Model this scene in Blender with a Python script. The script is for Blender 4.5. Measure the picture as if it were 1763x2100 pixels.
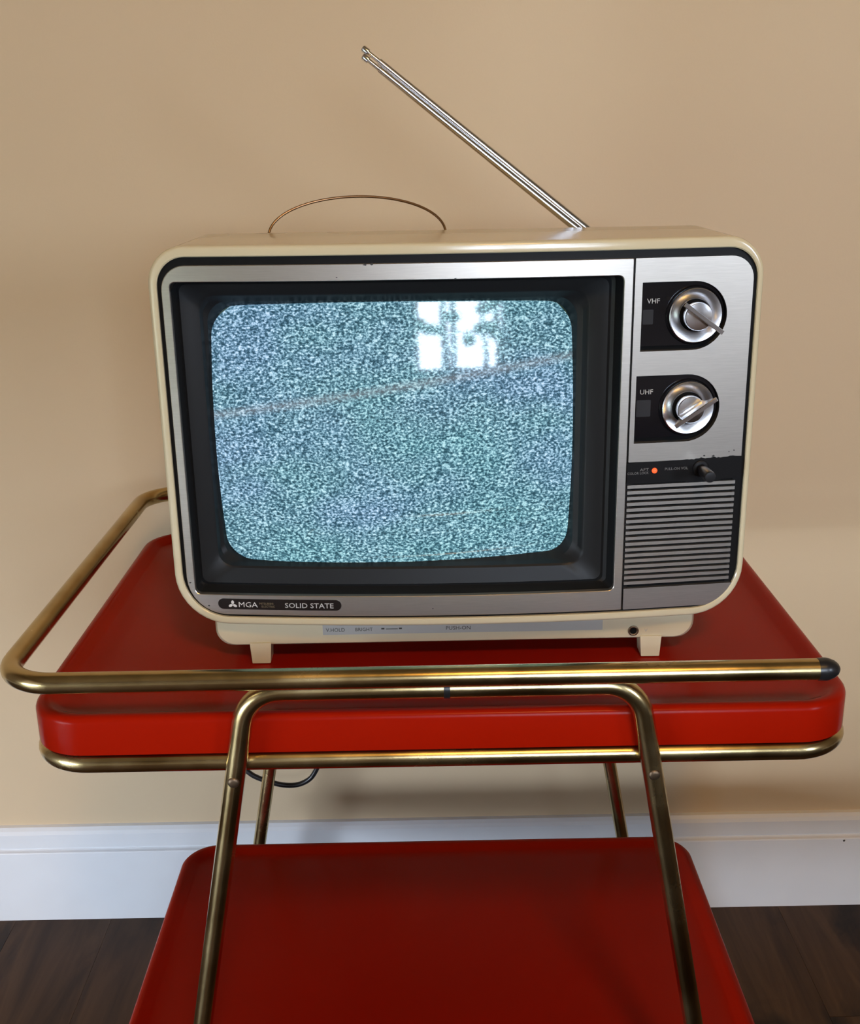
import bpy, bmesh, math, random
from mathutils import Vector, Matrix
from mathutils.geometry import tessellate_polygon

random.seed(7)
for o in list(bpy.data.objects):
    bpy.data.objects.remove(o)
S = bpy.context.scene
COL = S.collection
PI = math.pi

# ------------------------------------------------------------------ camera
cam_data = bpy.data.cameras.new('camera')
cam = bpy.data.objects.new('camera', cam_data)
COL.objects.link(cam)
FPX, CX, CY = 2300.0, 881.5, 1050.0
_dep = Vector((865.0 - CX, 312.0 - CY, FPX)).normalized()
_x = Vector((1.0, -0.018, 0.0)); _x -= _dep * _dep.dot(_x); _x.normalize()
_z = _x.cross(_dep)
if _z.y > 0: _z = -_z
_R = Matrix((_x, _dep, _z))                      # camera (right, down, forward) -> world
_r, _d, _f = _R.col[0], _R.col[1], _R.col[2]
cam.matrix_world = Matrix(((_r.x, -_d.x, -_f.x, 0.0), (_r.y, -_d.y, -_f.y, 0.0),
                           (_r.z, -_d.z, -_f.z, 0.975), (0, 0, 0, 1)))
cam_data.sensor_fit = 'HORIZONTAL'
cam_data.sensor_width = 36.0
cam_data.lens = 36.0 * FPX / 1763.0
cam_data.clip_start = 0.02
S.camera = cam

# ------------------------------------------------------------------ view + world
S.view_settings.view_transform = 'Standard'
S.view_settings.look = 'None'
S.view_settings.gamma = 1.0
S.view_settings.use_curve_mapping = False
S.view_settings.exposure = 0.0
W = bpy.data.worlds.new('world'); S.world = W
W.use_nodes = True
_bg = W.node_tree.nodes['Background']
_bg.inputs[0].default_value = (0.70, 0.82, 1.0, 1)
_bg.inputs[1].default_value = 40.0

# ------------------------------------------------------------------ daylight at the openings
WALL_Y = 1.2875
FRONT_Y = -3.0
LEFT_X = -2.1
RIGHT_X = 2.3
WIN2 = (-2.15, -1.40, 0.90, 1.65)       # right-hand window y0 y1 z0 z1
CEIL_Z = 2.5
WIN = (0.20, 1.30, 0.93, 2.05)          # front window opening x0 x1 z0 z1
DOOR = (-2.10, -0.25, 0.06, 0.70)       # left glass door, clear part y0 y1 z0 z1

def portal(name, loc, rot, sx, sy):
    """daylight comes from the sky; a portal only tells the renderer where the opening is"""
    l = bpy.data.lights.new(name, 'AREA'); l.shape = 'RECTANGLE'
    l.size, l.size_y = sx, sy
    l.cycles.is_portal = True
    o = bpy.data.objects.new(name, l); COL.objects.link(o)
    o.location = loc; o.rotation_euler = rot
    return o
portal('window_daylight', ((WIN[0] + WIN[1]) / 2, FRONT_Y - 0.125, (WIN[2] + WIN[3]) / 2), (PI / 2, 0, 0), WIN[1] - WIN[0], WIN[3] - WIN[2])
portal('door_daylight', (LEFT_X - 0.125, (DOOR[0] + DOOR[1]) / 2, (DOOR[2] + DOOR[3]) / 2), (PI / 2, 0, -PI / 2), DOOR[1] - DOOR[0], DOOR[3] - DOOR[2])
portal('side_window_daylight', (RIGHT_X + 0.125, (WIN2[0] + WIN2[1]) / 2, (WIN2[2] + WIN2[3]) / 2), (PI / 2, 0, PI / 2), WIN2[1] - WIN2[0], WIN2[3] - WIN2[2])

# ------------------------------------------------------------------ materials
def newmat(name):
    m = bpy.data.materials.new(name); m.use_nodes = True
    nt = m.node_tree
    return m, nt, nt.nodes['Principled BSDF']

def simple(name, col, rough=0.5, metal=0.0, spec=0.5, coat=0.0, coat_rough=0.1):
    m, nt, b = newmat(name)
    b.inputs['Base Color'].default_value = (*col, 1)
    b.inputs['Roughness'].default_value = rough
    b.inputs['Metallic'].default_value = metal
    b.inputs['Specular IOR Level'].default_value = spec
    b.inputs['Coat Weight'].default_value = coat
    b.inputs['Coat Roughness'].default_value = coat_rough
    return m

def noise(nt, scale, detail=2.0, rough=0.5, mapping=None):
    tc = nt.nodes.new('ShaderNodeTexCoord')
    mp = nt.nodes.new('ShaderNodeMapping')
    mp.inputs['Scale'].default_value = mapping or (1, 1, 1)
    n = nt.nodes.new('ShaderNodeTexNoise')
    n.inputs['Scale'].default_value = scale
    n.inputs['Detail'].default_value = detail
    n.inputs['Roughness'].default_value = rough
    nt.links.new(tc.outputs['Object'], mp.inputs[0]); nt.links.new(mp.outputs[0], n.inputs['Vector'])
    return n

def ramp(nt, src, stops):
    r = nt.nodes.new('ShaderNodeValToRGB')
    e = r.color_ramp.elements
    while len(e) < len(stops): e.new(0.5)
    for i, (p, c) in enumerate(stops):
        e[i].position = p; e[i].color = (*c, 1)
    nt.links.new(src, r.inputs[0])
    return r

def bump(nt, b, src, strength, dist):
    bp = nt.nodes.new('ShaderNodeBump')
    bp.inputs['Strength'].default_value = strength; bp.inputs['Distance'].default_value = dist
    nt.links.new(src, bp.inputs['Height']); nt.links.new(bp.outputs[0], b.inputs['Normal'])

def varied(name, c0, c1, scale, rough, metal=0.0, mapping=None, r0=None, r1=None, detail=3, coat=0.0, coat_rough=0.1, lo=0.35, hi=0.65):
    m, nt, b = newmat(name)
    n = noise(nt, scale, detail, 0.55, mapping)
    r = ramp(nt, n.outputs['Fac'], [(lo, c0), (hi, c1)])
    nt.links.new(r.outputs[0], b.inputs['Base Color'])
    b.inputs['Metallic'].default_value = metal
    b.inputs['Roughness'].default_value = rough
    b.inputs['Coat Weight'].default_value = coat
    b.inputs['Coat Roughness'].default_value = coat_rough
    if r0 is not None:
        mr = nt.nodes.new('ShaderNodeMapRange')
        mr.inputs['From Min'].default_value = 0.3; mr.inputs['From Max'].default_value = 0.7
        mr.inputs['To Min'].default_value = r0; mr.inputs['To Max'].default_value = r1
        nt.links.new(n.outputs['Fac'], mr.inputs[0]); nt.links.new(mr.outputs[0], b.inputs['Roughness'])
    return m

def wall_paint():
    m, nt, b = newmat('wall_paint')
    b.inputs['Base Color'].default_value = (0.635, 0.488, 0.312, 1)
    b.inputs['Roughness'].default_value = 0.62
    b.inputs['Specular IOR Level'].default_value = 0.3
    n = noise(nt, 420, 2)
    bump(nt, b, n.outputs['Fac'], 0.08, 0.001)
    return m

def wood():
    m, nt, b = newmat('dark_wood')
    oi = nt.nodes.new('ShaderNodeObjectInfo')
    tc = nt.nodes.new('ShaderNodeTexCoord')
    mp = nt.nodes.new('ShaderNodeMapping'); mp.inputs['Scale'].default_value = (9, 0.9, 9)
    ad = nt.nodes.new('ShaderNodeVectorMath'); ad.operation = 'ADD'
    sc = nt.nodes.new('ShaderNodeVectorMath'); sc.operation = 'SCALE'
    cb = nt.nodes.new('ShaderNodeCombineXYZ')
    nt.links.new(oi.outputs['Random'], cb.inputs[0]); nt.links.new(oi.outputs['Random'], cb.inputs[1])
    nt.links.new(cb.outputs[0], sc.inputs[0]); sc.inputs['Scale'].default_value = 37.0
    nt.links.new(tc.outputs['Object'], mp.inputs[0]); nt.links.new(mp.outputs[0], ad.inputs[0]); nt.links.new(sc.outputs[0], ad.inputs[1])
    n1 = nt.nodes.new('ShaderNodeTexNoise'); n1.inputs['Scale'].default_value = 3.2; n1.inputs['Detail'].default_value = 8; n1.inputs['Roughness'].default_value = 0.62; n1.inputs['Distortion'].default_value = 0.6
    nt.links.new(ad.outputs[0], n1.inputs['Vector'])
    r = ramp(nt, n1.outputs['Fac'], [(0.28, (0.020, 0.0095, 0.0045)), (0.5, (0.056, 0.029, 0.014)), (0.75, (0.100, 0.055, 0.028))])
    kn = nt.nodes.new('ShaderNodeTexNoise'); kn.inputs['Scale'].default_value = 1.0; kn.inputs['Detail'].default_value = 4; kn.inputs['Distortion'].default_value = 0.8
    kv = nt.nodes.new('ShaderNodeVectorMath'); kv.operation = 'MULTIPLY'; kv.inputs[1].default_value = (1.0, 5.0, 1.0)
    nt.links.new(ad.outputs[0], kv.inputs[0]); nt.links.new(kv.outputs[0], kn.inputs['Vector'])
    kr = ramp(nt, kn.outputs['Fac'], [(0.34, (0.30, 0.32, 0.36)), (0.46, (1, 1, 1))])
    km = nt.nodes.new('ShaderNodeMix'); km.data_type = 'RGBA'; km.blend_type = 'MULTIPLY'; km.inputs[0].default_value = 1.0
    nt.links.new(r.outputs[0], km.inputs[6]); nt.links.new(kr.outputs[0], km.inputs[7])
    nt.links.new(km.outputs[2], b.inputs['Base Color'])
    b.inputs['Roughness'].default_value = 0.5
    b.inputs['Specular IOR Level'].default_value = 0.25
    bump(nt, b, n1.outputs['Fac'], 0.15, 0.001)
    return m

def brushed():
    m, nt, b = newmat('brushed_aluminium')
    n = noise(nt, 60, 3, 0.6, (1.0, 1.0, 40.0))
    r = ramp(nt, n.outputs['Fac'], [(0.3, (0.555, 0.51, 0.45)), (0.7, (0.635, 0.585, 0.52))])
    nt.links.new(r.outputs[0], b.inputs['Base Color'])
    b.inputs['Metallic'].default_value = 0.95
    b.inputs['Roughness'].default_value = 0.34
    return m

def snow():
    """television static: fine bright and dark specks given off by the tube"""
    m, nt, b = newmat('screen_static')
    L = nt.links
    n = noise(nt, 560, 1.5, 0.6, (0.80, 0.80, 1.12))
    r = ramp(nt, n.outputs['Fac'], [(0.34, (0.016, 0.070, 0.100)), (0.48, (0.095, 0.230, 0.300)), (0.59, (0.33, 0.585, 0.68)), (0.71, (0.66, 0.92, 0.98))])
    # slow drifts of hue across the tube
    h = noise(nt, 9.0, 2, 0.5, (1.0, 1.0, 1.6))
    hr = ramp(nt, h.outputs['Fac'], [(0.36, (0.90, 1.03, 1.00)), (0.50, (0.98, 1.0, 1.02)), (0.66, (1.06, 0.97, 1.14))])
    mx = nt.nodes.new('ShaderNodeMix'); mx.data_type = 'RGBA'; mx.blend_type = 'MULTIPLY'
    mx.inputs[0].default_value = 1.0
    L.new(r.outputs[0], mx.inputs[6]); L.new(hr.outputs[0], mx.inputs[7])
    # the faint brownish hum bar that climbs from left to right
    tc = nt.nodes.new('ShaderNodeTexCoord'); sx = nt.nodes.new('ShaderNodeSeparateXYZ')
    L.new(tc.outputs['Object'], sx.inputs[0])
    def mth(op, a, bb=None):
        k = nt.nodes.new('ShaderNodeMath'); k.operation = op
        for i, v in enumerate((a, bb)):
            if v is None: continue
            if isinstance(v, (int, float)): k.inputs[i].default_value = v
            else: L.new(v, k.inputs[i])
        return k.outputs[0]
    # bar height in television-local metres: about z = 0.2315 at x = -0.045, slope 0.135
    line = mth('ADD', mth('MULTIPLY', sx.outputs[0], 0.150), BAR_Z)
    d = mth('ABSOLUTE', mth('SUBTRACT', sx.outputs[2], line))
    k = mth('SUBTRACT', 1.0, mth('DIVIDE', d, 0.0055)); 
    cl = nt.nodes.new('ShaderNodeClamp'); L.new(k, cl.inputs[0])
    fac = mth('MULTIPLY', cl.outputs[0], 0.33)
    mb = nt.nodes.new('ShaderNodeMix'); mb.data_type = 'RGBA'
    L.new(fac, mb.inputs[0]); L.new(mx.outputs[2], mb.inputs[6]); mb.inputs[7].default_value = (0.34, 0.33, 0.34, 1)
    L.new(mb.outputs[2], b.inputs['Emission Color'])
    b.inputs['Emission Strength'].default_value = 1.0
    b.inputs['Base Color'].default_value = (0.012, 0.014, 0.015, 1)
    b.inputs['Roughness'].default_value = 0.06
    b.inputs['IOR'].default_value = 1.52
    return m

def pane_glass():
    m = bpy.data.materials.new('window_glass'); m.use_nodes = True
    nt = m.node_tree; nt.nodes.clear()
    out = nt.nodes.new('ShaderNodeOutputMaterial'); mx = nt.nodes.new('ShaderNodeMixShader')
    t = nt.nodes.new('ShaderNodeBsdfTransparent'); g = nt.nodes.new('ShaderNodeBsdfGlossy')
    g.inputs['Roughness'].default_value = 0.02
    mx.inputs[0].default_value = 0.05
    nt.links.new(t.outputs[0], mx.inputs[1]); nt.links.new(g.outputs[0], mx.inputs[2])
    nt.links.new(mx.outputs[0], out.inputs[0])
    return m

def emitter(name, col, strength, base=(0.8, 0.8, 0.8)):
    m, nt, b = newmat(name)
    b.inputs['Base Color'].default_value = (*base, 1)
    b.inputs['Emission Color'].default_value = (*col, 1)
    b.inputs['Emission Strength'].default_value = strength
    return m

TV_L = Vector((0.023, 0.95, 0.572))     # television origin: on the tray under the set
BAR_Z = 0.2375
M = {}
M['wall'] = wall_paint()
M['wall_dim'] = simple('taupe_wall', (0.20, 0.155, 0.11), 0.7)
M['ceiling'] = simple('ceiling_white', (0.45, 0.42, 0.38), 0.8)
M['trim'] = varied('trim_white', (0.74, 0.75, 0.76), (0.80, 0.81, 0.82), 6, 0.32)
M['wood'] = wood()
M['glass'] = pane_glass()
M['blocker_cover'] = simple('blocker_brown', (0.10, 0.07, 0.05), 0.9)
M['lawn'] = simple('lawn_green', (0.05, 0.065, 0.025), 0.9)
M['leaf'] = simple('leaf_green', (0.045, 0.07, 0.02), 0.7)
M['bark'] = simple('bark_brown', (0.06, 0.045, 0.03), 0.9)
M['red'] = varied('red_enamel', (0.275, 0.0068, 0.0008), (0.305, 0.0080, 0.0010), 3, 0.25)
M['red'].node_tree.nodes['Principled BSDF'].inputs['Specular IOR Level'].default_value = 0.08
M['brass'] = varied('brass_tube', (0.44, 0.32, 0.14), (0.62, 0.48, 0.24), 16, 0.25, 1.0, mapping=(1, 1, 1), r0=0.16, r1=0.30, detail=4)
M['black_rubber'] = simple('black_rubber', (0.012, 0.012, 0.013), 0.3)
M['bronze'] = simple('dark_bronze_wire', (0.28, 0.18, 0.10), 0.3, 1.0)
M['rivet'] = simple('rivet_steel', (0.16, 0.11, 0.07), 0.45, 0.9)
M['cream'] = varied('cream_plastic', (0.60, 0.525, 0.345), (0.63, 0.555, 0.37), 5, 0.15)
M['black_trim'] = simple('black_trim', (0.0055, 0.005, 0.005), 0.45, spec=0.16)
M['mask'] = simple('mask_black', (0.013, 0.0135, 0.014), 0.42, spec=0.2)
M['silver'] = brushed()
M['slot_black'] = simple('slot_black', (0.004, 0.004, 0.004), 0.8, spec=0.1)
M['dial_black'] = simple('dial_black', (0.006, 0.006, 0.008), 0.12)
M['dial_window'] = simple('dial_window', (0.03, 0.032, 0.036), 0.15)
M['chrome'] = simple('chrome', (0.78, 0.78, 0.80), 0.16, 1.0)
M['spun'] = simple('spun_aluminium', (0.74, 0.74, 0.76), 0.27, 1.0)
M['ink'] = simple('pale_ink', (0.42, 0.41, 0.39), 0.5)
M['ink_dim'] = simple('dim_ink', (0.16, 0.155, 0.15), 0.5)
M['ink_gold'] = simple('gold_ink', (0.16, 0.12, 0.06), 0.5)
M['ink_bright'] = simple('bright_ink', (0.58, 0.56, 0.52), 0.4)
M['ink_dark'] = simple('dark_ink', (0.05, 0.045, 0.035), 0.6)
M['plate'] = simple('nameplate_black', (0.012, 0.009, 0.008), 0.25)
M['sticker'] = simple('grey_label', (0.40, 0.39, 0.35), 0.4)
M['led'] = emitter('led_red', (1.0, 0.09, 0.02), 1.7, (0.5, 0.03, 0.01))
M['cord'] = simple('cord_black', (0.012, 0.012, 0.013), 0.35)
M['lamp'] = emitter('lamp_glow', (1.0, 0.55, 0.14), 68.0)
M['static'] = snow()
M['chip'] = simple('paint_chip', (0.03, 0.028, 0.026), 0.6)

# ------------------------------------------------------------------ geometry helpers
def add(name, verts, faces, mat, parent=None, smooth=False, origin=None):
    """one mesh object; vertices are given in world metres"""
    L = origin if origin is not None else (ROOTLOC.get(parent.name, Vector()) if parent else Vector())
    me = bpy.data.meshes.new(name)
    me.from_pydata([tuple(Vector(v) - L) for v in verts], [], faces)
    bm = bmesh.new(); bm.from_mesh(me)
    bmesh.ops.recalc_face_normals(bm, faces=bm.faces)
    bm.to_mesh(me); bm.free()
    if smooth:
        me.polygons.foreach_set('use_smooth', [True] * len(me.polygons))
        me.set_sharp_from_angle(angle=math.radians(38 if smooth is True else smooth))
    me.materials.append(mat); me.update()
    o = bpy.data.objects.new(name, me); COL.objects.link(o)
    if parent is not None:
        o.parent = parent; ROOTLOC[o.name] = L
    elif origin is not None:
        o.location = L
    return o
ROOTLOC = {}

def root(name, loc, label, cat, group=None):
    o = bpy.data.objects.new(name, None); COL.objects.link(o)
    o.empty_display_size = 0.1
    o.location = loc; ROOTLOC[o.name] = Vector(loc)
    o['label'] = label; o['category'] = cat
    if group: o['group'] = group
    return o

def structure(o, label=None):
    o['kind'] = 'structure'
    if label: o['label'] = label
    return o

def box(x0, x1, y0, y1, z0, z1):
    v = [(x, y, z) for x in (x0, x1) for y in (y0, y1) for z in (z0, z1)]
    f = [(0, 1, 3, 2), (4, 6, 7, 5), (0, 4, 5, 1), (2, 3, 7, 6), (0, 2, 6, 4), (1, 5, 7, 3)]
    return v, f

def bevel_box(x0, x1, y0, y1, z0, z1, b):
    bm = bmesh.new()
    v, f = box(x0, x1, y0, y1, z0, z1)
    vs = [bm.verts.new(p) for p in v]
    for q in f: bm.faces.new([vs[i] for i in q])
    bmesh.ops.bevel(bm, geom=bm.edges[:], offset=b, segments=2, affect='EDGES', profile=0.6)
    bm.verts.index_update()
    V = [tuple(p.co) for p in bm.verts]; F = [[p.index for p in q.verts] for q in bm.faces]
    bm.free(); return V, F

def merge(parts):
    V, F = [], []
    for v, f in parts:
        n = len(V); V += list(v); F += [[i + n for i in q] for q in f]
    return V, F

def outline(x0, x1, z0, z1, radii, nx=24, nz=10, na=8):
    """rounded rectangle, counter-clockwise from bottom-left; radii = (bl, br, tr, tl)"""
    bl, br, tr, tl = radii if hasattr(radii, '__len__') else (radii,) * 4
    P = []
    def arc(cx, cz, r, a0):
        for i in range(na + 1):
            a = a0 + PI / 2 * i / na
            P.append((cx + r * math.cos(a), cz + r * math.sin(a)))
    def seg(ax, az, bx, bz, n):
        for i in range(1, n):
            t = i / n; P.append((ax + (bx - ax) * t, az + (bz - az) * t))
    arc(x0 + bl, z0 + bl, bl, PI)
    seg(x0 + bl, z0, x1 - br, z0, nx)
    arc(x1 - br, z0 + br, br, 1.5 * PI)
    seg(x1, z0 + br, x1, z1 - tr, nz)
    arc(x1 - tr, z1 - tr, tr, 0)
    seg(x1 - tr, z1, x0 + tl, z1, nx)
    arc(x0 + tl, z1 - tl, tl, PI / 2)
    seg(x0, z1 - tl, x0, z0 + bl, nz)
    return P

def loft(rings, cap0=False, cap1=False):
    V, F = [], []; n = len(rings[0])
    for r in rings: V += r
    for k in range(len(rings) - 1):
        for i in range(n):
            j = (i + 1) % n
            F.append((k * n + i, k * n + j, (k + 1) * n + j, (k + 1) * n + i))
    if cap0: F.append(tuple(range(n)))
    if cap1: F.append(tuple(range((len(rings) - 1) * n, len(rings) * n)))
    return V, F

def fillet(P, rad, n=8):
    P = [Vector(p) for p in P]; out = [P[0]]
    for a, b, c in zip(P, P[1:], P[2:]):
        u = (a - b).normalized(); w = (c - b).normalized()
        ang = u.angle(w); t = rad / math.tan(ang / 2)
        s, e = b + u * t, b + w * t
        bis = (u + w).normalized(); ctr = b + bis * (rad / math.sin(ang / 2))
        r0, r1 = s - ctr, e - ctr
        tot = r0.angle(r1)
        for i in range(n + 1):
            k = i / n
            out.append(ctr + (r0 * math.sin((1 - k) * tot) + r1 * math.sin(k * tot)) / math.sin(tot))
    out.append(P[-1]); return out

def tube(P, r, seg=20, closed=False, caps=True, squash=None):
    """squash = (factor, world axis): flatten the section along that axis"""
    P = [Vector(p) for p in P]; n = len(P)
    radii = r if hasattr(r, '__len__') else [r] * n
    tang = []
    for i in range(n):
        if closed: t = P[(i + 1) % n] - P[i - 1]
        else: t = P[min(i + 1, n - 1)] - P[max(i - 1, 0)]
        tang.append(t.normalized())
    up = Vector((0, 0, 1)) if abs(tang[0].z) < 0.9 else Vector((0, 1, 0))
    N = (up - tang[0] * up.dot(tang[0])).normalized()
    V, F = [], []
    for i in range(n):
        N = (N - tang[i] * N.dot(tang[i])).normalized()
        B = tang[i].cross(N)
        for k in range(seg):
            a = 2 * PI * k / seg
            off = (N * math.cos(a) + B * math.sin(a)) * radii[i]
            if squash:
                ax = Vector(squash[1]); off = off - ax * off.dot(ax) * (1 - squash[0])
            V.append(P[i] + off)
    m = n if closed else n - 1
    for i in range(m):
        for k in range(seg):
            a, b = i * seg + k, i * seg + (k + 1) % seg
            c, d = ((i + 1) % n) * seg + (k + 1) % seg, ((i + 1) % n) * seg + k
            F.append((a, b, c, d))
    if caps and not closed:
        F.append(tuple(range(seg))); F.append(tuple(range((n - 1) * seg, n * seg)))
    return V, F

def lathe(profile, centre, axis=(0, -1, 0), seg=40):
    """profile: (radius, height along axis) pairs, capped where the radius is zero"""
    ax = Vector(axis).normalized()
    u = (Vector((1, 0, 0)) if abs(ax.x) < 0.9 else Vector((0, 1, 0))); u = (u - ax * u.dot(ax)).normalized()
    w = ax.cross(u); c = Vector(centre); V, F, rows = [], [], []
    for r, h in profile:
        if r <= 1e-9:
            rows.append([len(V)]); V.append(c + ax * h)
        else:
            rows.append(list(range(len(V), len(V) + seg)))
            for k in range(seg):
                a = 2 * PI * k / seg; V.append(c + ax * h + (u * math.cos(a) + w * math.sin(a)) * r)
    for A, B in zip(rows, rows[1:]):
        for k in range(seg):
            j = (k + 1) % seg
            if len(A) == 1 and len(B) == 1: continue
            if len(A) == 1: F.append((A[0], B[k], B[j]))
            elif len(B) == 1: F.append((A[k], B[0], A[j]))
            else: F.append((A[k], B[k], B[j], A[j]))
    return V, F

# ------------------------------------------------------------------ room shell
def slab_with_hole(rect, hole, plane, t0, t1):
    """a wall slab with a rectangular opening; plane 'xz' or 'yz'"""
    a0, a1, b0, b1 = rect; h0, h1, k0, k1 = hole
    pieces = [(a0, h0, b0, b1), (h1, a1, b0, b1), (h0, h1, b0, k0), (h0, h1, k1, b1)]
    out = []
    for p in pieces:
        if p[1] - p[0] < 1e-6 or p[3] - p[2] < 1e-6: continue
        out.append(box(p[0], p[1], t0, t1, p[2], p[3]) if plane == 'xz' else box(t0, t1, p[0], p[1], p[2], p[3]))
    return merge(out)

floor = structure(add('floor', *box(LEFT_X, RIGHT_X, FRONT_Y, WALL_Y, -0.10, -0.012), M['wood']))
# floorboards run towards the back wall, each one its own piece
PW = 0.128
nb = 0
x = LEFT_X
base_mesh = {}
col_i = 0
while x < RIGHT_X - 0.01:
    w = min(PW, RIGHT_X - x)
    near = -0.95 < x < 0.95
    cuts = [FRONT_Y, WALL_Y]
    if near:
        off = (0.62, 0.98, 0.40, 0.80)[col_i % 4]
        cuts = [FRONT_Y, FRONT_Y + 1.2 + off * 0.6, -0.75 + off, 0.45 + off if off < 0.8 else WALL_Y, WALL_Y]
        cuts = sorted(set(round(c, 4) for c in cuts if c <= WALL_Y))
    for c0, c1 in zip(cuts, cuts[1:]):
        v, f = bevel_box(-w / 2 + 0.0001, w / 2 - 0.0001, -(c1 - c0) / 2 + 0.0001, (c1 - c0) / 2 - 0.0001, -0.012, 0.0, 0.0005)
        p = add('plank', v, f, M['wood'])
        p.location = (x + w / 2, (c0 + c1) / 2, 0.0); p.parent = floor
    x += PW; col_i += 1

structure(add('wall_back', *box(LEFT_X - 0.12, RIGHT_X + 0.12, WALL_Y, WALL_Y + 0.12, -0.10, CEIL_Z), M['wall']))
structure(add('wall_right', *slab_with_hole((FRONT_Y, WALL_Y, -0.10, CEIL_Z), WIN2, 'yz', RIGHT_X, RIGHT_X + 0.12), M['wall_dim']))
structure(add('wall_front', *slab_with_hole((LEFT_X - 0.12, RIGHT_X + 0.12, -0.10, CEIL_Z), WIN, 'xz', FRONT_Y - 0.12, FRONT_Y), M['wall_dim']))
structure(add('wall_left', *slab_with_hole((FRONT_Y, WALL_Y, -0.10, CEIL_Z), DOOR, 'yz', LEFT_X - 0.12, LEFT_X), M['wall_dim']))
structure(add('ceiling', *box(LEFT_X - 0.12, RIGHT_X + 0.12, FRONT_Y - 0.12, WALL_Y + 0.12, CEIL_Z, CEIL_Z + 0.1), M['ceiling']))

# window in the front wall (seen only as the reflection in the tube)
x0, x1, z0, z1 = WIN
win = structure(add('window_1', *merge([
    box(x0 - 0.07, x0, FRONT_Y - 0.10, FRONT_Y + 0.02, z0 - 0.07, z1 + 0.07), box(x1, x1 + 0.07, FRONT_Y - 0.10, FRONT_Y + 0.02, z0 - 0.07, z1 + 0.07),
    box(x0, x1, FRONT_Y - 0.10, FRONT_Y + 0.02, z0 - 0.07, z0), box(x0, x1, FRONT_Y - 0.10, FRONT_Y + 0.02, z1, z1 + 0.07)]), M['trim']))
xm = x0 + 0.40 * (x1 - x0)
add('mullion', *box(xm - 0.035, xm + 0.035, FRONT_Y - 0.08, FRONT_Y - 0.02, z0, z1), M['trim'], win)
zm = (z0 + z1) / 2
add('window_bar', *box(xm + 0.035, x1, FRONT_Y - 0.07, FRONT_Y - 0.035, zm - 0.012, zm + 0.012), M['trim'], win)
add('pane', *box(x0, xm - 0.035, FRONT_Y - 0.055, FRONT_Y - 0.050, z0, z1), M['glass'], win)
add('pane', *box(xm + 0.035, x1, FRONT_Y - 0.055, FRONT_Y - 0.050, z0, z1), M['glass'], win)
y0, y1, z0, z1 = WIN2
w2 = structure(add('window_2', *merge([box(RIGHT_X - 0.02, RIGHT_X + 0.10, y0 - 0.07, y0, z0 - 0.07, z1 + 0.07), box(RIGHT_X - 0.02, RIGHT_X + 0.10, y1, y1 + 0.07, z0 - 0.07, z1 + 0.07),
    box(RIGHT_X - 0.02, RIGHT_X + 0.10, y0, y1, z0 - 0.07, z0), box(RIGHT_X - 0.02, RIGHT_X + 0.10, y0, y1, z1, z1 + 0.07)]), M['trim']))
add('pane', *box(RIGHT_X + 0.05, RIGHT_X + 0.055, y0, y1, z0, z1), M['glass'], w2)
# glass door in the left wall
y0, y1, z0, z1 = DOOR
dr = structure(add('door_1', *merge([
    box(LEFT_X - 0.10, LEFT_X + 0.02, y0 - 0.09, y0, 0.0, 2.1), box(LEFT_X - 0.10, LEFT_X + 0.02, y1, y1 + 0.09, 0.0, 2.1),
    box(LEFT_X - 0.10, LEFT_X + 0.02, y0, y1, 0.0, z0), box(LEFT_X - 0.02, LEFT_X + 0.02, y0, y1, z1, 2.1)]), M['trim']))
add('pane', *box(LEFT_X - 0.06, LEFT_X - 0.055, y0, y1, z0, z1), M['glass'], dr)

# baseboard along the back wall: tall plain face, small bead, stepped cap
prof = [(0.0, 0.0), (0.0145, 0.0), (0.0145, 0.1035), (0.0138, 0.1050), (0.0108, 0.1062), (0.0082, 0.1078), (0.0092, 0.1096), (0.0108, 0.1106), (0.0108, 0.1300), (0.0085, 0.1345), (0.0050, 0.1385), (0.0, 0.1395)]
V = [(xx, WALL_Y - t, h * 0.992) for xx in (LEFT_X, RIGHT_X) for t, h in prof]
n = len(prof)
F = [(i, i + 1, n + i + 1, n + i) for i in range(n - 1)] + [tuple(range(n)), tuple(range(n, 2 * n))]
bb = structure(add('baseboard_back', V, F, M['trim']))
nh = add('nail_hole', *lathe([(0.0, 0.0), (0.0016, 0.0), (0.0010, 0.0006), (0, 0.0007)], (0.5400, WALL_Y - 0.0145, 0.1005)), M['ink_dark'], bb)
for sx in (LEFT_X, RIGHT_X):
    s = 1 if sx == LEFT_X else -1
    structure(add('baseboard_left' if s > 0 else 'baseboard_right', *(merge([box(sx, sx + 0.0145, y1 + 0.09, WALL_Y - 0.0145, 0, 0.13), box(sx, sx + 0.0145, FRONT_Y, y0 - 0.09, 0, 0.13)]) if s > 0 else box(sx - 0.0145, sx, FRONT_Y, WALL_Y - 0.0145, 0, 0.13)), M['trim']))

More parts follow.
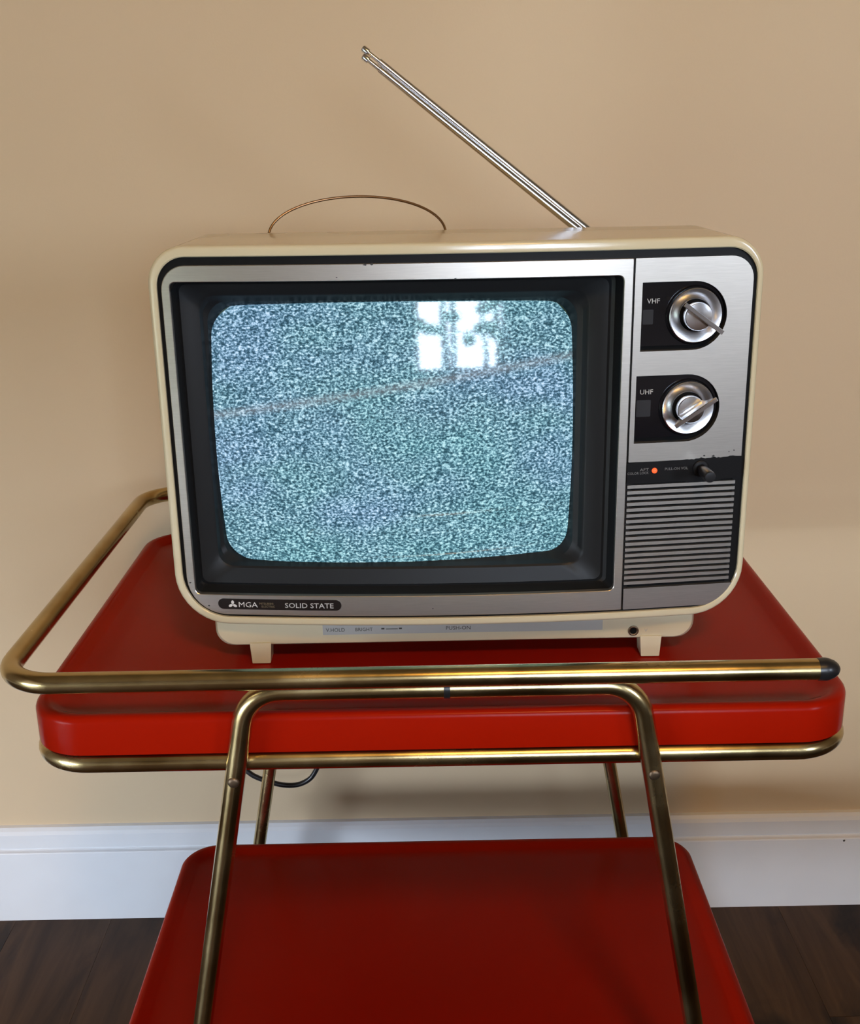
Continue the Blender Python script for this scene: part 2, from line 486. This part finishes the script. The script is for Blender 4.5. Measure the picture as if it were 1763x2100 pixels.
# outdoors, seen only as the window's reflection in the tube: lawn, trees, hedge
structure(add('lawn', *merge([box(-14, 16, -22, FRONT_Y - 0.12, -0.3, -0.15), box(-14, LEFT_X - 0.12, FRONT_Y - 0.12, 6, -0.3, -0.15), box(RIGHT_X + 0.12, 16, FRONT_Y - 0.12, 6, -0.3, -0.15)]), M['lawn']))
def blob(c, rx, ry, rz, seed, sub=3):
    rnd = random.Random(seed)
    bm = bmesh.new(); bmesh.ops.create_icosphere(bm, subdivisions=sub, radius=1.0)
    ph = [(rnd.uniform(2, 6), rnd.uniform(0, 6.3), rnd.choice((0, 1, 2))) for _ in range(6)]
    V = []
    for v in bm.verts:
        k = 1.0 + sum(0.06 * math.sin(f * v.co[a] * 2 + p) for f, p, a in ph) + rnd.uniform(-0.07, 0.07)
        V.append((c[0] + v.co.x * rx * k, c[1] + v.co.y * ry * k, c[2] + v.co.z * rz * k))
    bm.verts.index_update(); F = [[q.index for q in p.verts] for p in bm.faces]; bm.free()
    return V, F
for i, (tx, ty, th, tr) in enumerate(((0.2, -9.5, 5.2, 0.10), (1.55, -11.0, 6.0, 0.16), (2.55, -9.0, 5.0, 0.09), (3.9, -12.0, 6.4, 0.17), (-1.3, -11.5, 6.0, 0.14))):
    t = root('tree', (tx, ty, -0.15), 'leafy tree outdoors, seen only as a reflection in the television screen', 'tree', 'trees outside the window')
    P = [(tx, ty, -0.15), (tx + 0.05, ty, th * 0.3), (tx - 0.04, ty, th * 0.6), (tx + 0.03, ty, th * 0.8)]
    add('trunk', *tube(P, [tr * 1.3, tr, tr * 0.8, tr * 0.5], 10), M['bark'], t, 60)
    rnd = random.Random(40 + i)
    parts = [blob((tx + rnd.uniform(-0.9, 0.9), ty + rnd.uniform(-0.4, 0.4), th * rnd.uniform(0.42, 0.85)), rnd.uniform(0.18, 0.36), 0.3, rnd.uniform(0.16, 0.34), 9 * i + q, 2) for q in range(4)]
    parts += [blob((tx + rnd.uniform(-1.0, 1.0), ty + rnd.uniform(-0.4, 0.4), rnd.uniform(0.0, 0.45)), rnd.uniform(0.35, 0.65), 0.4, rnd.uniform(0.25, 0.45), 90 + 9 * i + q, 2) for q in range(5)]
    add('foliage', *merge(parts), M['leaf'], t, 80)

# warm ceiling lamp, out of the picture above the camera
lx, ly = 0.35, -1.00
lamp = root('ceiling_lamp', (lx, ly, CEIL_Z), 'round frosted ceiling lamp giving warm light, above the picture', 'lamp')
add('lamp_base', *lathe([(0, 0), (0.21, 0), (0.21, 0.025), (0.20, 0.030), (0, 0.030)], (lx, ly, CEIL_Z), (0, 0, -1)), M['trim'], lamp, True)
add('lamp_shade', *lathe([(0.195, 0.030), (0.190, 0.06), (0.165, 0.095), (0.11, 0.122), (0.05, 0.134), (0, 0.136)], (lx, ly, CEIL_Z), (0, 0, -1)), M['lamp'], lamp, True)

# unseen padded block, added to keep window light off the wall under the cart
blocker = root('light_blocker', (0.62, -0.06, 0.0), 'unseen brown padded block added in front of the cart to shade the low wall', 'blocker')
add('blocker_top', *bevel_box(-0.06, 1.30, -0.36, 0.24, 0.50, 0.62, 0.03), M['blocker_cover'], blocker, 50)
add('blocker_body', *bevel_box(-0.04, 1.28, -0.34, 0.22, 0.10, 0.50, 0.006), M['blocker_cover'], blocker)
for bx in (0.02, 1.22):
    for by in (-0.28, 0.16):
        add('leg', *tube([(bx, by, 0.0), (bx, by, 0.105)], [0.018, 0.024], 12), M['wood'], blocker, 60)

# ------------------------------------------------------------------ the serving cart
cart = root('tv_cart', (0.0078, 0.968, 0.0), 'red enamelled two-tier metal cart with brass tube frame and rail', 'cart')
TX0, TX1, TY0, TY1 = -0.3085, 0.3222, 0.751, 1.188

def tray(name, x0, x1, y0, y1, ztop, drop, cr):
    def ring(inset, z):
        return [(px, py, z) for px, py in outline(x0 + inset, x1 - inset, y0 + inset, y1 - inset, max(cr - inset, 0.006), 6, 4, 12)]
    R = [ring(0.030, ztop - 0.0062), ring(0.020, ztop - 0.0060), ring(0.0165, ztop - 0.0048), ring(0.0110, ztop - 0.0012), ring(0.0080, ztop - 0.0001), ring(0.0052, ztop),
         ring(0.0026, ztop - 0.0009), ring(0.0009, ztop - 0.0027), ring(0.0, ztop - 0.0055), ring(0.0, ztop - drop), ring(0.0018, ztop - drop - 0.0004), ring(0.0020, ztop - 0.012)]
    v, f = loft(R, True, True)
    return add(name, v, f, M['red'], cart, 30)
tray('tray', TX0, TX1, TY0, TY1, 0.5772, 0.0312, 0.044)
tray('lower_shelf', -0.293, 0.2965, 0.7585, 1.150, 0.1980, 0.0300, 0.040)

RR = 0.0081
ringp = [(px, py, 0.5366) for px, py in outline(TX0 + 0.0055, TX1 - 0.0055, TY0 + 0.0068, TY1 - 0.0068, 0.040, 2, 2, 12)]
add('support_ring', *tube(ringp, RR, 20, closed=True), M['brass'], cart, 60)

LX = 0.0078; LR = 0.0077
for yy, s in ((0.7415, -1), (1.1975, 1)):
    for sx in (-1, 1):
        gap = 0.0 
        P = [(LX + sx * 0.0, yy, 0.6020), (LX + sx * 0.1435, yy, 0.6020), (LX + sx * 0.2525, yy, 0.012)]
        P = fillet(P, 0.030, 10)
        leg = add('leg', *tube(P, LR, 22), M['brass'], cart, 60)
        # rivet through the leg into the ring, flattened spot
        rz = 0.5305
        rx = LX + sx * (0.1435 + (0.6020 - rz) * 0.1847)
        add('rivet', *lathe([(0.0, -0.004), (0.0044, -0.004), (0.0044, LR - 0.0004), (0.0036, LR + 0.0006), (0.0015, LR + 0.0010), (0, LR + 0.0011)], (rx, yy, rz), (0, s, 0), 24), M['rivet'], leg, 45)
        bx = LX + sx * 0.2525
        add('rubber_foot', *lathe([(0, 0), (0.010, 0), (0.0115, 0.004), (0.0115, 0.028), (0.0100, 0.034), (0.0072, 0.034)], (bx, yy, 0.0), (0, 0, 1), 24), M['black_rubber'], leg, 45)
    add('joint_band', *tube([(0.0088, yy, 0.6020), (0.0132, yy, 0.6020)], LR + 0.0006, 22), M['black_rubber'], cart, 60)

# push rail: an open loop of tube with black bullet ends on the right
HY0, HY1, HZ, HX, HR = 0.7322, 1.2060, 0.6158, -0.3138, 0.0079
P = fillet([(0.2815, HY0, HZ), (HX, HY0, HZ), (HX, HY1, HZ), (0.2815, HY1, HZ)], 0.040, 12)
rail = add('push_rail', *tube(P, HR, 24), M['brass'], cart, 60)
for yy in (HY0, HY1):
    add('end_cap', *lathe([(0, -0.004), (0.0081, -0.004), (0.0084, 0.000), (0.0084, 0.0022), (0.0078, 0.0046), (0.0064, 0.0080), (0.0044, 0.0106), (0.0020, 0.0121), (0, 0.0124)], (0.2815, yy, HZ), (1, 0, 0), 28), M['black_rubber'], rail, 50)

# ------------------------------------------------------------------ the television
tv = root('television', TV_L, 'cream plastic portable television showing blue-grey static, on the red cart', 'television')
XM, YF = 0.023, 0.829
def curve(xx):
    c = lambda t: (t - XM) ** 2 / 3.28
    if xx > 0.154: return c(0.154) + (xx - 0.154) * (c(0.2527) - c(0.154)) / 0.0987
    return c(xx)
def bent(P, e, k=1.0):
    """outline points (x, z) -> points e metres behind the bowed front of the set"""
    return [(px, YF + k * curve(px) + e, pz) for px, pz in P]
def fy(xx, e=0.0): return YF + curve(xx) + e

OX0, OX1, OZ0, OZ1 = -0.2055, 0.2527, 0.6125, 0.9128
def cab(i, r=(0.042, 0.042, 0.029, 0.029)):
    return outline(OX0 + i, OX1 - i, OZ0 + i, OZ1 - i, [max(q - i, 0.004) for q in r], 30, 10, 10)
def inner(d=0.0): return outline(-0.1988 + d, 0.2478 - d, 0.6192 + d, 0.9046 - d, [0.036, 0.036, 0.0225, 0.0225], 30, 10, 10)
def back(i, y): return [(px, y, pz) for px, pz in cab(i, (0.05, 0.05, 0.045, 0.045))]
def blend(A, B, t): return [tuple(a + (b - a) * t for a, b in zip(p, q)) for p, q in zip(A, B)]
f0 = bent(cab(0), 0.006); b0 = [(px, 0.965, pz) for px, pz in cab(0.0)]
rings = [bent(inner(), 0.0060), bent(inner(), 0.0010), bent(inner(-0.0007), 0.0002), bent(cab(0.0028), 0.0), bent(cab(0.0014), 0.0005), bent(cab(0.0004), 0.0018), bent(cab(0.0), 0.0040),
         f0, blend(f0, b0, 0.5), b0, [(px, 0.972, pz) for px, pz in cab(0.001)], [(px, 0.978, pz) for px, pz in cab(0.005)], back(0.045, 1.005), back(0.055, 1.085), back(0.064, 1.094)]
cabinet = add('cabinet', *loft(rings, False, True), M['cream'], tv, 34)

# black gasket between the cabinet lip and the aluminium panels, with the seam behind
gask = add('black_surround', *merge([
    loft([bent(inner(-0.0010), 0.0034), bent(outline(-0.1900, 0.2395, 0.6265, 0.8930, 0.02, 30, 10, 10), 0.0034)]),
    box(0.1500, 0.1580, fy(0.154, 0.0036), fy(0.154, 0.006), 0.6210, 0.8990)]), M['black_trim'], tv, 30)

# aluminium frame round the tube
def sp_outer(d=0.0): return outline(-0.1955 + d, 0.1536 - d, 0.6213 + d, 0.8985 - d, (0.031, 0.0008, 0.0008, 0.0185), 30, 10, 8)
def sp_inner(d=0.0): return outline(-0.1892 + d, 0.1468 - d, 0.6383 + d, 0.8864 - d, 0.0045, 30, 10, 8)
screen_panel = add('screen_panel', *loft([bent(sp_outer(), 0.0045), bent(sp_outer(), 0.0014), bent(sp_outer(0.0004), 0.0010), bent(sp_inner(-0.0004), 0.0010), bent(sp_inner(), 0.0014), bent(sp_inner(), 0.0060)]), M['silver'], tv, 30)

# black mask funnel
def mk(x0, x1, z0, z1, r): return outline(x0, x1, z0, z1, r, 30, 10, 8)
mask = add('screen_mask', *loft([bent(mk(-0.1896, 0.1472, 0.6379, 0.8868, 0.0045), 0.0058), bent(mk(-0.1885, 0.1432, 0.6392, 0.8856, 0.0045), 0.0185), bent(mk(-0.1880, 0.1405, 0.6400, 0.8846, 0.005), 0.0200),
        bent(mk(-0.1860, 0.1385, 0.6420, 0.8830, 0.006), 0.0186),
        bent(mk(-0.1740, 0.1250, 0.6540, 0.8752, 0.012), 0.0212), bent(mk(-0.1722, 0.1232, 0.6555, 0.8736, 0.012), 0.0226), bent(mk(-0.1706, 0.1205, 0.6565, 0.8716, 0.014), 0.0275), bent(mk(-0.1680, 0.1165, 0.6570, 0.8690, 0.017), 0.0300), bent(mk(-0.1640, 0.1120, 0.6620, 0.8640, 0.017), 0.0420)]), M['mask'], tv, 30)

# the tube: a bulging glass face with barrel-curved edges
SX0, SX1, SZ0, SZ1 = -0.1672, 0.1150, 0.6556, 0.8668
scx, scz = (SX0 + SX1) / 2, (SZ0 + SZ1) / 2
so = []
for px, pz in outline(SX0, SX1, SZ0, SZ1, 0.021, 24, 20, 10):
    u, w = (px - scx) / (SX1 - scx), (pz - scz) / (SZ1 - scz)
    so.append((px - 0.0028 * u * w * w, pz - 0.0032 * w * u * u))
def tube_y(px, pz): return 0.8490 + (px - scx) ** 2 / (2 * 0.72) + (pz - scz) ** 2 / (2 * 0.52)
V, F = [(scx, tube_y(scx, scz), scz)], []
NR, n = 14, len(so)
for k in range(1, NR + 1):
    t = k / NR
    for px, pz in so:
        qx, qz = scx + (px - scx) * t, scz + (pz - scz) * t
        V.append((qx, tube_y(qx, qz), qz))
for i in range(n):
    j = (i + 1) % n
    F.append((0, 1 + i, 1 + j))
    for k in range(NR - 1):
        a = 1 + k * n
        F.append((a + i, a + n + i, a + n + j, a + j))
rim = [(px, tube_y(px, pz) + 0.03, pz) for px, pz in so]
b0i = len(V); V += rim
for i in range(n):
    j = (i + 1) % n
    F.append((1 + (NR - 1) * n + i, b0i + i, b0i + j, 1 + (NR - 1) * n + j))
screen = add('screen', V, F, M['static'], tv, 40)
screen['label'] = 'bulging glass screen full of blue-grey static'

# right-hand control panel: flat plates with D-shaped pockets
def dshape(x0, xc, zc, r, n=22, rc=0.0008):
    P = [(x0, zc - r), ]
    for i in range(n + 1):
        a = -PI / 2 + PI * i / n
        P.append((xc + r * math.cos(a), zc + r * math.sin(a)))
    P.append((x0, zc + r))
    return P
def plate(outer, holes, e0, e1):
    loops = [outer] + holes
    V = []
    for lp in loops: V += bent(lp, e0)
    nfront = len(V)
    F = [tuple(t) for t in tessellate_polygon([[Vector((p[0], p[1], 0)) for p in lp] for lp in loops])]
    for lp in loops: V += bent(lp, e1)
    s = 0
    for lp in loops:
        m = len(lp)
        for i in range(m):
            j = (i + 1) % m
            F.append((s + i, s + j, nfront + s + j, nfront + s + i))
        s += m
    return V, F
def rr(x0, x1, z0, z1, r): return outline(x0, x1, z0, z1, r, 2, 2, 8)
VHF = (0.1606, 0.2004, 0.8553, 0.0256)
UHF = (0.1586, 0.1984, 0.7850, 0.0262)
PX0, PX1 = 0.1549, 0.2448
add('control_panel', *plate(rr(PX0, PX1, 0.7440, 0.8985, (0.0006, 0.0006, 0.0175, 0.0006)), [dshape(*VHF), dshape(*UHF)], 0.0010, 0.0075), M['silver'], tv)
add('bottom_panel', *plate(rr(PX0, PX1, 0.6213, 0.6392, (0.0006, 0.0310 if False else 0.0172, 0.0006, 0.0006)), [], 0.0010, 0.0050), M['silver'], tv)
add('grille_backing', *plate(rr(0.1540, 0.2460, 0.6380, 0.7275, 0.0006), [], 0.0045, 0.0060), M['slot_black'], tv)
SP = 0.00472
sv, sf = None, None
first = None
for i in range(18):
    zt = 0.7254 - i * SP
    if first is None:
        first = add('slat', *plate(rr(PX0, 0.2412, zt - 0.00265, zt, 0.0003), [], 0.0010, 0.0050), M['silver'], tv)
    else:
        c = first.copy(); COL.objects.link(c); c.parent = tv; c.location = (0, 0, -i * SP)

# black control strip with ragged worn upper edge near the volume knob
random.seed(11)
top = [(0.2455, 0.7452), (0.2400, 0.7455)]
xx = 0.2380
while xx > 0.196:
    top.append((xx, 0.7448 + random.choice((0, 0.0004, -0.0003, 0.0010, 0.0003)) * (1 if xx > 0.206 else 0.5) - (0.2380 - xx) * 0.012))
    xx -= random.uniform(0.0010, 0.0028)
top += [(0.190, 0.7442), (0.1540, 0.7436)]
bot = [(0.1540, 0.7268), (0.190, 0.7270), (0.200, 0.7268), (0.2040, 0.7260), (0.2105, 0.7256), (0.2160, 0.7261), (0.2205, 0.7253), (0.2245, 0.7262), (0.2300, 0.7274), (0.2455, 0.7277)]
strip = add('control_strip', *plate(bot + top, [], 0.0004, 0.0050), M['black_trim'], tv)
add('indicator_light', *lathe([(0.0021, -0.0005), (0.0021, 0.0006), (0.0017, 0.0015), (0.0009, 0.0020), (0, 0.0022)], (0.1757, fy(0.1757, 0.0004), 0.7368), (0, -1, 0), 20), M['led'], strip, 50)
kx, kz = 0.2125, 0.7368
add('knob_collar', *lathe([(0.0066, 0), (0.0066, 0.0012), (0.0052, 0.0020), (0.0034, 0.0020), (0.0034, -0.001)], (kx, fy(kx, 0.0004), kz), (0.11, -1, 0), 24), M['black_trim'], strip, 40)
add('volume_knob', *lathe([(0.0030, 0), (0.0030, 0.008), (0.0044, 0.009), (0.0046, 0.024), (0.0040, 0.0258), (0, 0.0262)], (kx, fy(kx), kz), (0.05, -1, 0), 24), M['black_rubber'], strip, 40)

# dials
def dial(spec, angle, text, tx, tz, win):
    x0, xc, zc, r = spec
    pl = add('dial_plate', *plate(dshape(x0 + 0.0003, xc, zc + 0.0016, r - 0.0019), [], 0.0042, 0.0075), M['dial_black'], tv)
    add('dial_backing', *plate(dshape(x0 - 0.001, xc, zc, r + 0.001), [], 0.0072, 0.0090), M['slot_black'], pl)
    cxx, czz = xc + 0.0012, zc + 0.0002
    y = fy(cxx, 0.0042)
    ax = (0.11, -1, 0)
    axis = Vector(ax).normalized()
    c = Vector((cxx, y, czz))
    add('dial_ring', *lathe([(0.0222, 0), (0.0222, 0.0010), (0.0212, 0.0022)], c, ax, 48), M['dial_black'], pl, 40)
    add('dial_dish', *lathe([(0.0204, -0.001), (0.0204, 0.0036), (0.0198, 0.0042), (0.0128, 0.0026), (0.0122, 0.0020), (0.0122, -0.001)], c, ax, 64), M['spun'], pl, 40)
    add('dial_gap', *lathe([(0.0121, 0.0012), (0, 0.0012)], c, ax, 40), M['slot_black'], pl)
    knob = add('tuning_knob', *lathe([(0.0092, 0.0), (0.0092, 0.0030), (0.0104, 0.0040), (0.0106, 0.0098), (0.0100, 0.0110), (0.0060, 0.0114), (0, 0.0116)], c, ax, 48), M['chrome'], pl, 30)
    # grip blade: trapezoid that flares outwards
    u0 = Vector((1, 0.11, 0)).normalized(); w0 = Vector((0, 0, 1))
    a = math.radians(angle)
    u = u0 * math.cos(a) + w0 * math.sin(a); w = -u0 * math.sin(a) + w0 * math.cos(a)
    V = []
    for h, l, t in ((0.0095, 0.0104, 0.0014), (0.0150, 0.0125, 0.0013), (0.0215, 0.0186, 0.0017), (0.0223, 0.0182, 0.0013)):
        for su, sw in ((-1, -1), (1, -1), (1, 1), (-1, 1)):
            V.append(c + axis * h + u * (su * l) + w * (sw * t))
    F = [(k * 4 + i, k * 4 + (i + 1) % 4, k * 4 + 4 + (i + 1) % 4, k * 4 + 4 + i) for k in range(3) for i in range(4)] + [(0, 1, 2, 3), (12, 13, 14, 15)]
    add('grip_blade', V, F, M['chrome'], pl)
    a0, a1, b0_, b1 = win
    add('channel_window', *plate(rr(a0, a1, b0_, b1, 0.0008), [], 0.0040, 0.0045), M['dial_window'], pl)
    label(text, 0.0052, tx, tz, 0.0040, M['ink'], pl, wide=1.05)
    return pl

def label(body, size, xx, zz, e, mat, parent, align='LEFT', wide=1.0, name='lettering', flat_y=None, shear=0.0, bold=0.0):
    cu = bpy.data.curves.new('txt', 'FONT'); cu.body = body; cu.size = size; cu.align_x = align; cu.extrude = 0.00006; cu.offset = bold * size; cu.resolution_u = 2
    to = bpy.data.objects.new('txt', cu)
    me = bpy.data.meshes.new_from_object(to)
    V = []
    for v in me.vertices:
        px, pz = xx + v.co.x * wide + v.co.y * shear, zz + v.co.y
        V.append((px, (flat_y if flat_y is not None else fy(px, e)) - v.co.z - 0.00008, pz))
    F = [tuple(p.vertices) for p in me.polygons]
    bpy.data.objects.remove(to); bpy.data.curves.remove(cu); bpy.data.meshes.remove(me)
    return add(name, V, F, mat, parent)

dial(VHF, -36, 'VHF', 0.1650, 0.8650, (0.1622, 0.1702, 0.8495, 0.8605))
dial(UHF, 33, 'UHF', 0.1622, 0.7965, (0.1600, 0.1712, 0.7790, 0.7920))

label('AFT', 0.0030, 0.1712, 0.7369, 0.0003, M['ink_dim'], strip, 'RIGHT', 1.35)
label('COLOR LOCK', 0.0027, 0.1712, 0.7343, 0.0003, M['ink_dim'], strip, 'RIGHT', 0.98)
label('PULL-ON VOL', 0.0030, 0.1838, 0.7366, 0.0003, M['ink_dim'], strip, 'LEFT', 0.98)

# nameplate pill with three-leaf emblem and lettering
NX0, NX1, NZ0, NZ1 = -0.1712, -0.0711, 0.6262, 0.6352
def pill(x0, x1, z0, z1, e0, e1, n=24):
    h = (z1 - z0) / 2; zc = (z0 + z1) / 2
    xs = [x0 + h * (1 - math.cos(PI / 2 * i / 6)) for i in range(7)]
    xs += [x0 + h + (x1 - x0 - 2 * h) * i / n for i in range(1, n)]
    xs += [x1 - h * (1 - math.cos(PI / 2 * i / 6)) for i in range(6, -1, -1)]
    V, F = [], []
    for px in xs:
        d = max(0.0, (x0 + h) - px, px - (x1 - h)); q = math.sqrt(max(h * h - d * d, 1e-10))
        for e, zz in ((e0, zc + q), (e0, zc - q), (e1, zc - q), (e1, zc + q)): V.append((px, fy(px, e), zz))
    for i in range(len(xs) - 1):
        for k in range(3): F.append((4 * i + k, 4 * i + k + 1, 4 * i + k + 5, 4 * i + k + 4))
        F.append((4 * i + 3, 4 * i, 4 * i + 4, 4 * i + 7))
    return V, F
name_pl = add('nameplate', *pill(NX0, NX1, NZ0, NZ1, 0.0005, 0.0012), M['plate'], tv)
V, F = [], []
ex, ez = -0.1592, 0.6303
for k in range(3):
    a = PI / 2 + k * 2 * PI / 3
    d = Vector((math.cos(a), math.sin(a))); q = Vector((-d.y, d.x))
    s0 = len(V)
    pts = []
    for i in range(14):
        t = 2 * PI * i / 14
        r = Vector((0.0019 - 0.0017 * math.cos(t), 0.0011 * math.sin(t)))
        p = d * r.x + q * r.y
        pts.append((ex + p.x * 1.08, ez + p.y))
    V += bent(pts, 0.00042); F.append(tuple(range(s0, s0 + 14)))
add('emblem', V, F, M['ink_bright'], name_pl)
label('MGA', 0.0062, -0.1548, 0.6283, 0.0005, M['ink_bright'], name_pl, wide=1.18, bold=0.0)
label('MITSUBISHI', 0.0024, -0.1374, 0.6308, 0.0005, M['ink_gold'], name_pl, wide=0.95)
label('ELECTRIC', 0.0024, -0.1358, 0.6282, 0.0005, M['ink_gold'], name_pl, wide=1.05)
label('SOLID STATE', 0.0060, -0.1168, 0.6283, 0.0005, M['ink'], name_pl, wide=1.12, bold=0.005)

# worn specks on the aluminium frame
for px, pz, r in ((-0.0640, 0.8890, 0.0007), (-0.0430, 0.8978, 0.0013), (-0.0380, 0.8982, 0.0010), (0.0225, 0.8866, 0.0011), (-0.1790, 0.6285, 0.0008), (0.002, 0.6275, 0.0006), (-0.1930, 0.6480, 0.0008)):
    pts = [(px + r * random.uniform(0.6, 1.5) * math.cos(2 * PI * i / 7), pz + r * random.uniform(0.4, 1.0) * math.sin(2 * PI * i / 7)) for i in range(7)]
    add('paint_chip', *plate(pts, [], 0.0008, 0.0012), M['chip'], screen_panel)
for px, pz, r in ((0.2385, 0.7500, 0.0006), (0.2345, 0.7490, 0.0005), (0.2220, 0.7462, 0.0009), (0.2150, 0.7468, 0.0008)):
    pts = [(px + r * random.uniform(0.6, 1.5) * math.cos(2 * PI * i / 7), pz + r * random.uniform(0.4, 1.2) * math.sin(2 * PI * i / 7)) for i in range(7)]
    add('paint_chip', *plate(pts, [], 0.0008, 0.0012), M['chip'], strip)

# base under the cabinet, front feet, sliding control label and jack
BY = 0.853
def bs(i, y): return [(px, y, pz) for px, pz in outline(-0.1782 + i, 0.2182 - i, 0.5862 + i, 0.6200, (0.015, 0.015, 0.002, 0.002), 12, 4, 8)]
base = add('base', *loft([bs(0.006, BY), bs(0.0022, BY + 0.0014), bs(0.0, BY + 0.005), bs(0.0, 1.060), bs(0.006, 1.066)], True, True), M['cream'], tv, 34)
def foot(xc, y0, y1):
    V, F = merge([loft([[(xc + sx * hw, yy, z) for sx, yy in ((-1, y0), (1, y0), (1, y1), (-1, y1))] for hw, z in ((0.0088, 0.5900), (0.0076, 0.5722), (0.0070, 0.5718))], True, True)])
    return add('foot', V, F, M['cream'], tv)
foot(-0.1413, 0.8525, 0.870); foot(0.1823, 0.8525, 0.870); foot(-0.1413, 1.035, 1.053); foot(0.1823, 1.035, 1.053)
st = add('control_label', *bevel_box(-0.0892, 0.1420, BY - 0.0004, BY + 0.001, 0.5962, 0.6075, 0.0002), M['sticker'], base)
LY = BY - 0.0004
label('V.HOLD', 0.0046, -0.0865, 0.5990, 0, M['ink_dark'], st, flat_y=LY, wide=0.95)
label('BRIGHT', 0.0042, -0.0625, 0.5992, 0, M['ink_dark'], st, flat_y=LY, wide=1.0)
label('PUSH-ON', 0.0046, 0.0123, 0.5990, 0, M['ink_dark'], st, flat_y=LY, wide=1.05)
for a0, a1, h in ((-0.0408, -0.0382, 0.0012), (-0.0370, -0.0272, 0.0005), (-0.0262, -0.0238, 0.0012)):
    add('slider_mark', *box(a0, a1, LY - 0.0002, LY, 0.6004, 0.6004 + h), M['ink_dark'], st)
jx, jz = 0.1675, 0.5950
jack = add('earphone_jack', *lathe([(0.0044, -0.001), (0.0044, 0.0009), (0.0036, 0.0013), (0.0028, 0.0009), (0.0026, -0.001)], (jx, BY, jz), (0, -1, 0), 28), M['rivet'], base, 40)
add('jack_hole', *lathe([(0.0027, 0.0002), (0, 0.0002)], (jx, BY, jz), (0, -1, 0), 20), M['slot_black'], jack)
label('V', 0.0042, jx + 0.0092, jz - 0.0015, 0, M['ink_dim'] if False else M['sticker'], base, flat_y=BY, wide=1.0)

# aerials: thin wire loop and a pair of telescopic rods on a swivel at the back
lc = (-0.0575, 1.000, 0.9065); hw, rise, run = 0.0770, 0.0325, 0.020
P = []
for i in range(33):
    t = PI * i / 32
    P.append((lc[0] - hw * math.cos(t), lc[1] + run * math.sin(t), lc[2] + rise * math.sin(t) ** 0.92))
P = [(P[0][0], lc[1], 0.880)] + P + [(P[-1][0], lc[1], 0.880)]
add('loop_aerial', *tube(P, 0.0011, 10), M['bronze'], tv, 60)
A = Vector((0.1480, 1.000, 0.9010)); B = Vector((-0.0490, 1.000, 1.0560))
dr_ = (B - A).normalized(); pn = Vector((-dr_.z, 0, dr_.x)).normalized()
if pn.z < 0: pn = -pn
for sgn, cut, dy in ((1, 0.0, 0.0), (-1, 0.0040, -0.0022)):
    off = pn * (0.00245 * sgn) + Vector((0, dy, 0))
    E0 = B + off - dr_ * cut
    P = [A + off, E0 - dr_ * 0.0178, E0 - dr_ * 0.0172, E0 - dr_ * 0.0166, E0 - dr_ * 0.0062, E0 - dr_ * 0.0060, E0 - dr_ * 0.0008, E0]
    Rr = [0.0036, 0.0027, 0.0027, 0.0019, 0.0018, 0.0029, 0.0029, 0.0023]
    add('aerial_rod', *tube(P, Rr, 18), M['chrome'], tv, 40)
add('aerial_swivel', *lathe([(0, -0.010), (0.009, -0.010), (0.010, -0.006), (0.010, 0.006), (0.009, 0.010), (0, 0.010)], (A.x + 0.004, 1.000, A.z - 0.006), (0, -1, 0), 24), M['black_trim'], tv, 40)
add('aerial_mount', *bevel_box(0.128, 0.172, 0.990, 1.030, 0.850, 0.889, 0.003), M['black_trim'], tv)
add('loop_mount', *bevel_box(-0.140, 0.026, 0.994, 1.010, 0.850, 0.884, 0.003), M['black_trim'], tv)

# ------------------------------------------------------------------ power cord hanging behind the cart
ctrl = [(-0.060, 1.0960, 0.660), (-0.064, 1.150, 0.654), (-0.072, 1.200, 0.643), (-0.084, 1.226, 0.612), (-0.106, 1.228, 0.50), (-0.128, 1.226, 0.36), (-0.139, 1.226, 0.272), (-0.1480, 1.226, 0.2435), (-0.1620, 1.226, 0.2310), (-0.1800, 1.226, 0.2278), (-0.2010, 1.226, 0.2325), (-0.2280, 1.228, 0.2450), (-0.2420, 1.235, 0.268), (-0.2360, 1.245, 0.33), (-0.200, 1.252, 0.46), (-0.160, 1.258, 0.60), (-0.150, 1.268, 0.66)]
def catmull(C, n=8):
    C = [Vector(c) for c in C]; C = [2 * C[0] - C[1]] + C + [2 * C[-1] - C[-2]]; out = []
    for i in range(1, len(C) - 2):
        p0, p1, p2, p3 = C[i - 1:i + 3]
        for k in range(n):
            t = k / n
            out.append(0.5 * ((2 * p1) + (p2 - p0) * t + (2 * p0 - 5 * p1 + 4 * p2 - p3) * t * t + (3 * p1 - p0 - 3 * p2 + p3) * t ** 3))
    out.append(C[-2]); return out
cordo = add('power_cord', *tube(catmull(ctrl), 0.0032, 10), M['cord'], None, 60, origin=Vector((-0.18, 1.226, 0.2278)))
cordo['label'] = 'black power cord hanging in a loop behind the cart, below the brass ring'
cordo['category'] = 'cord'
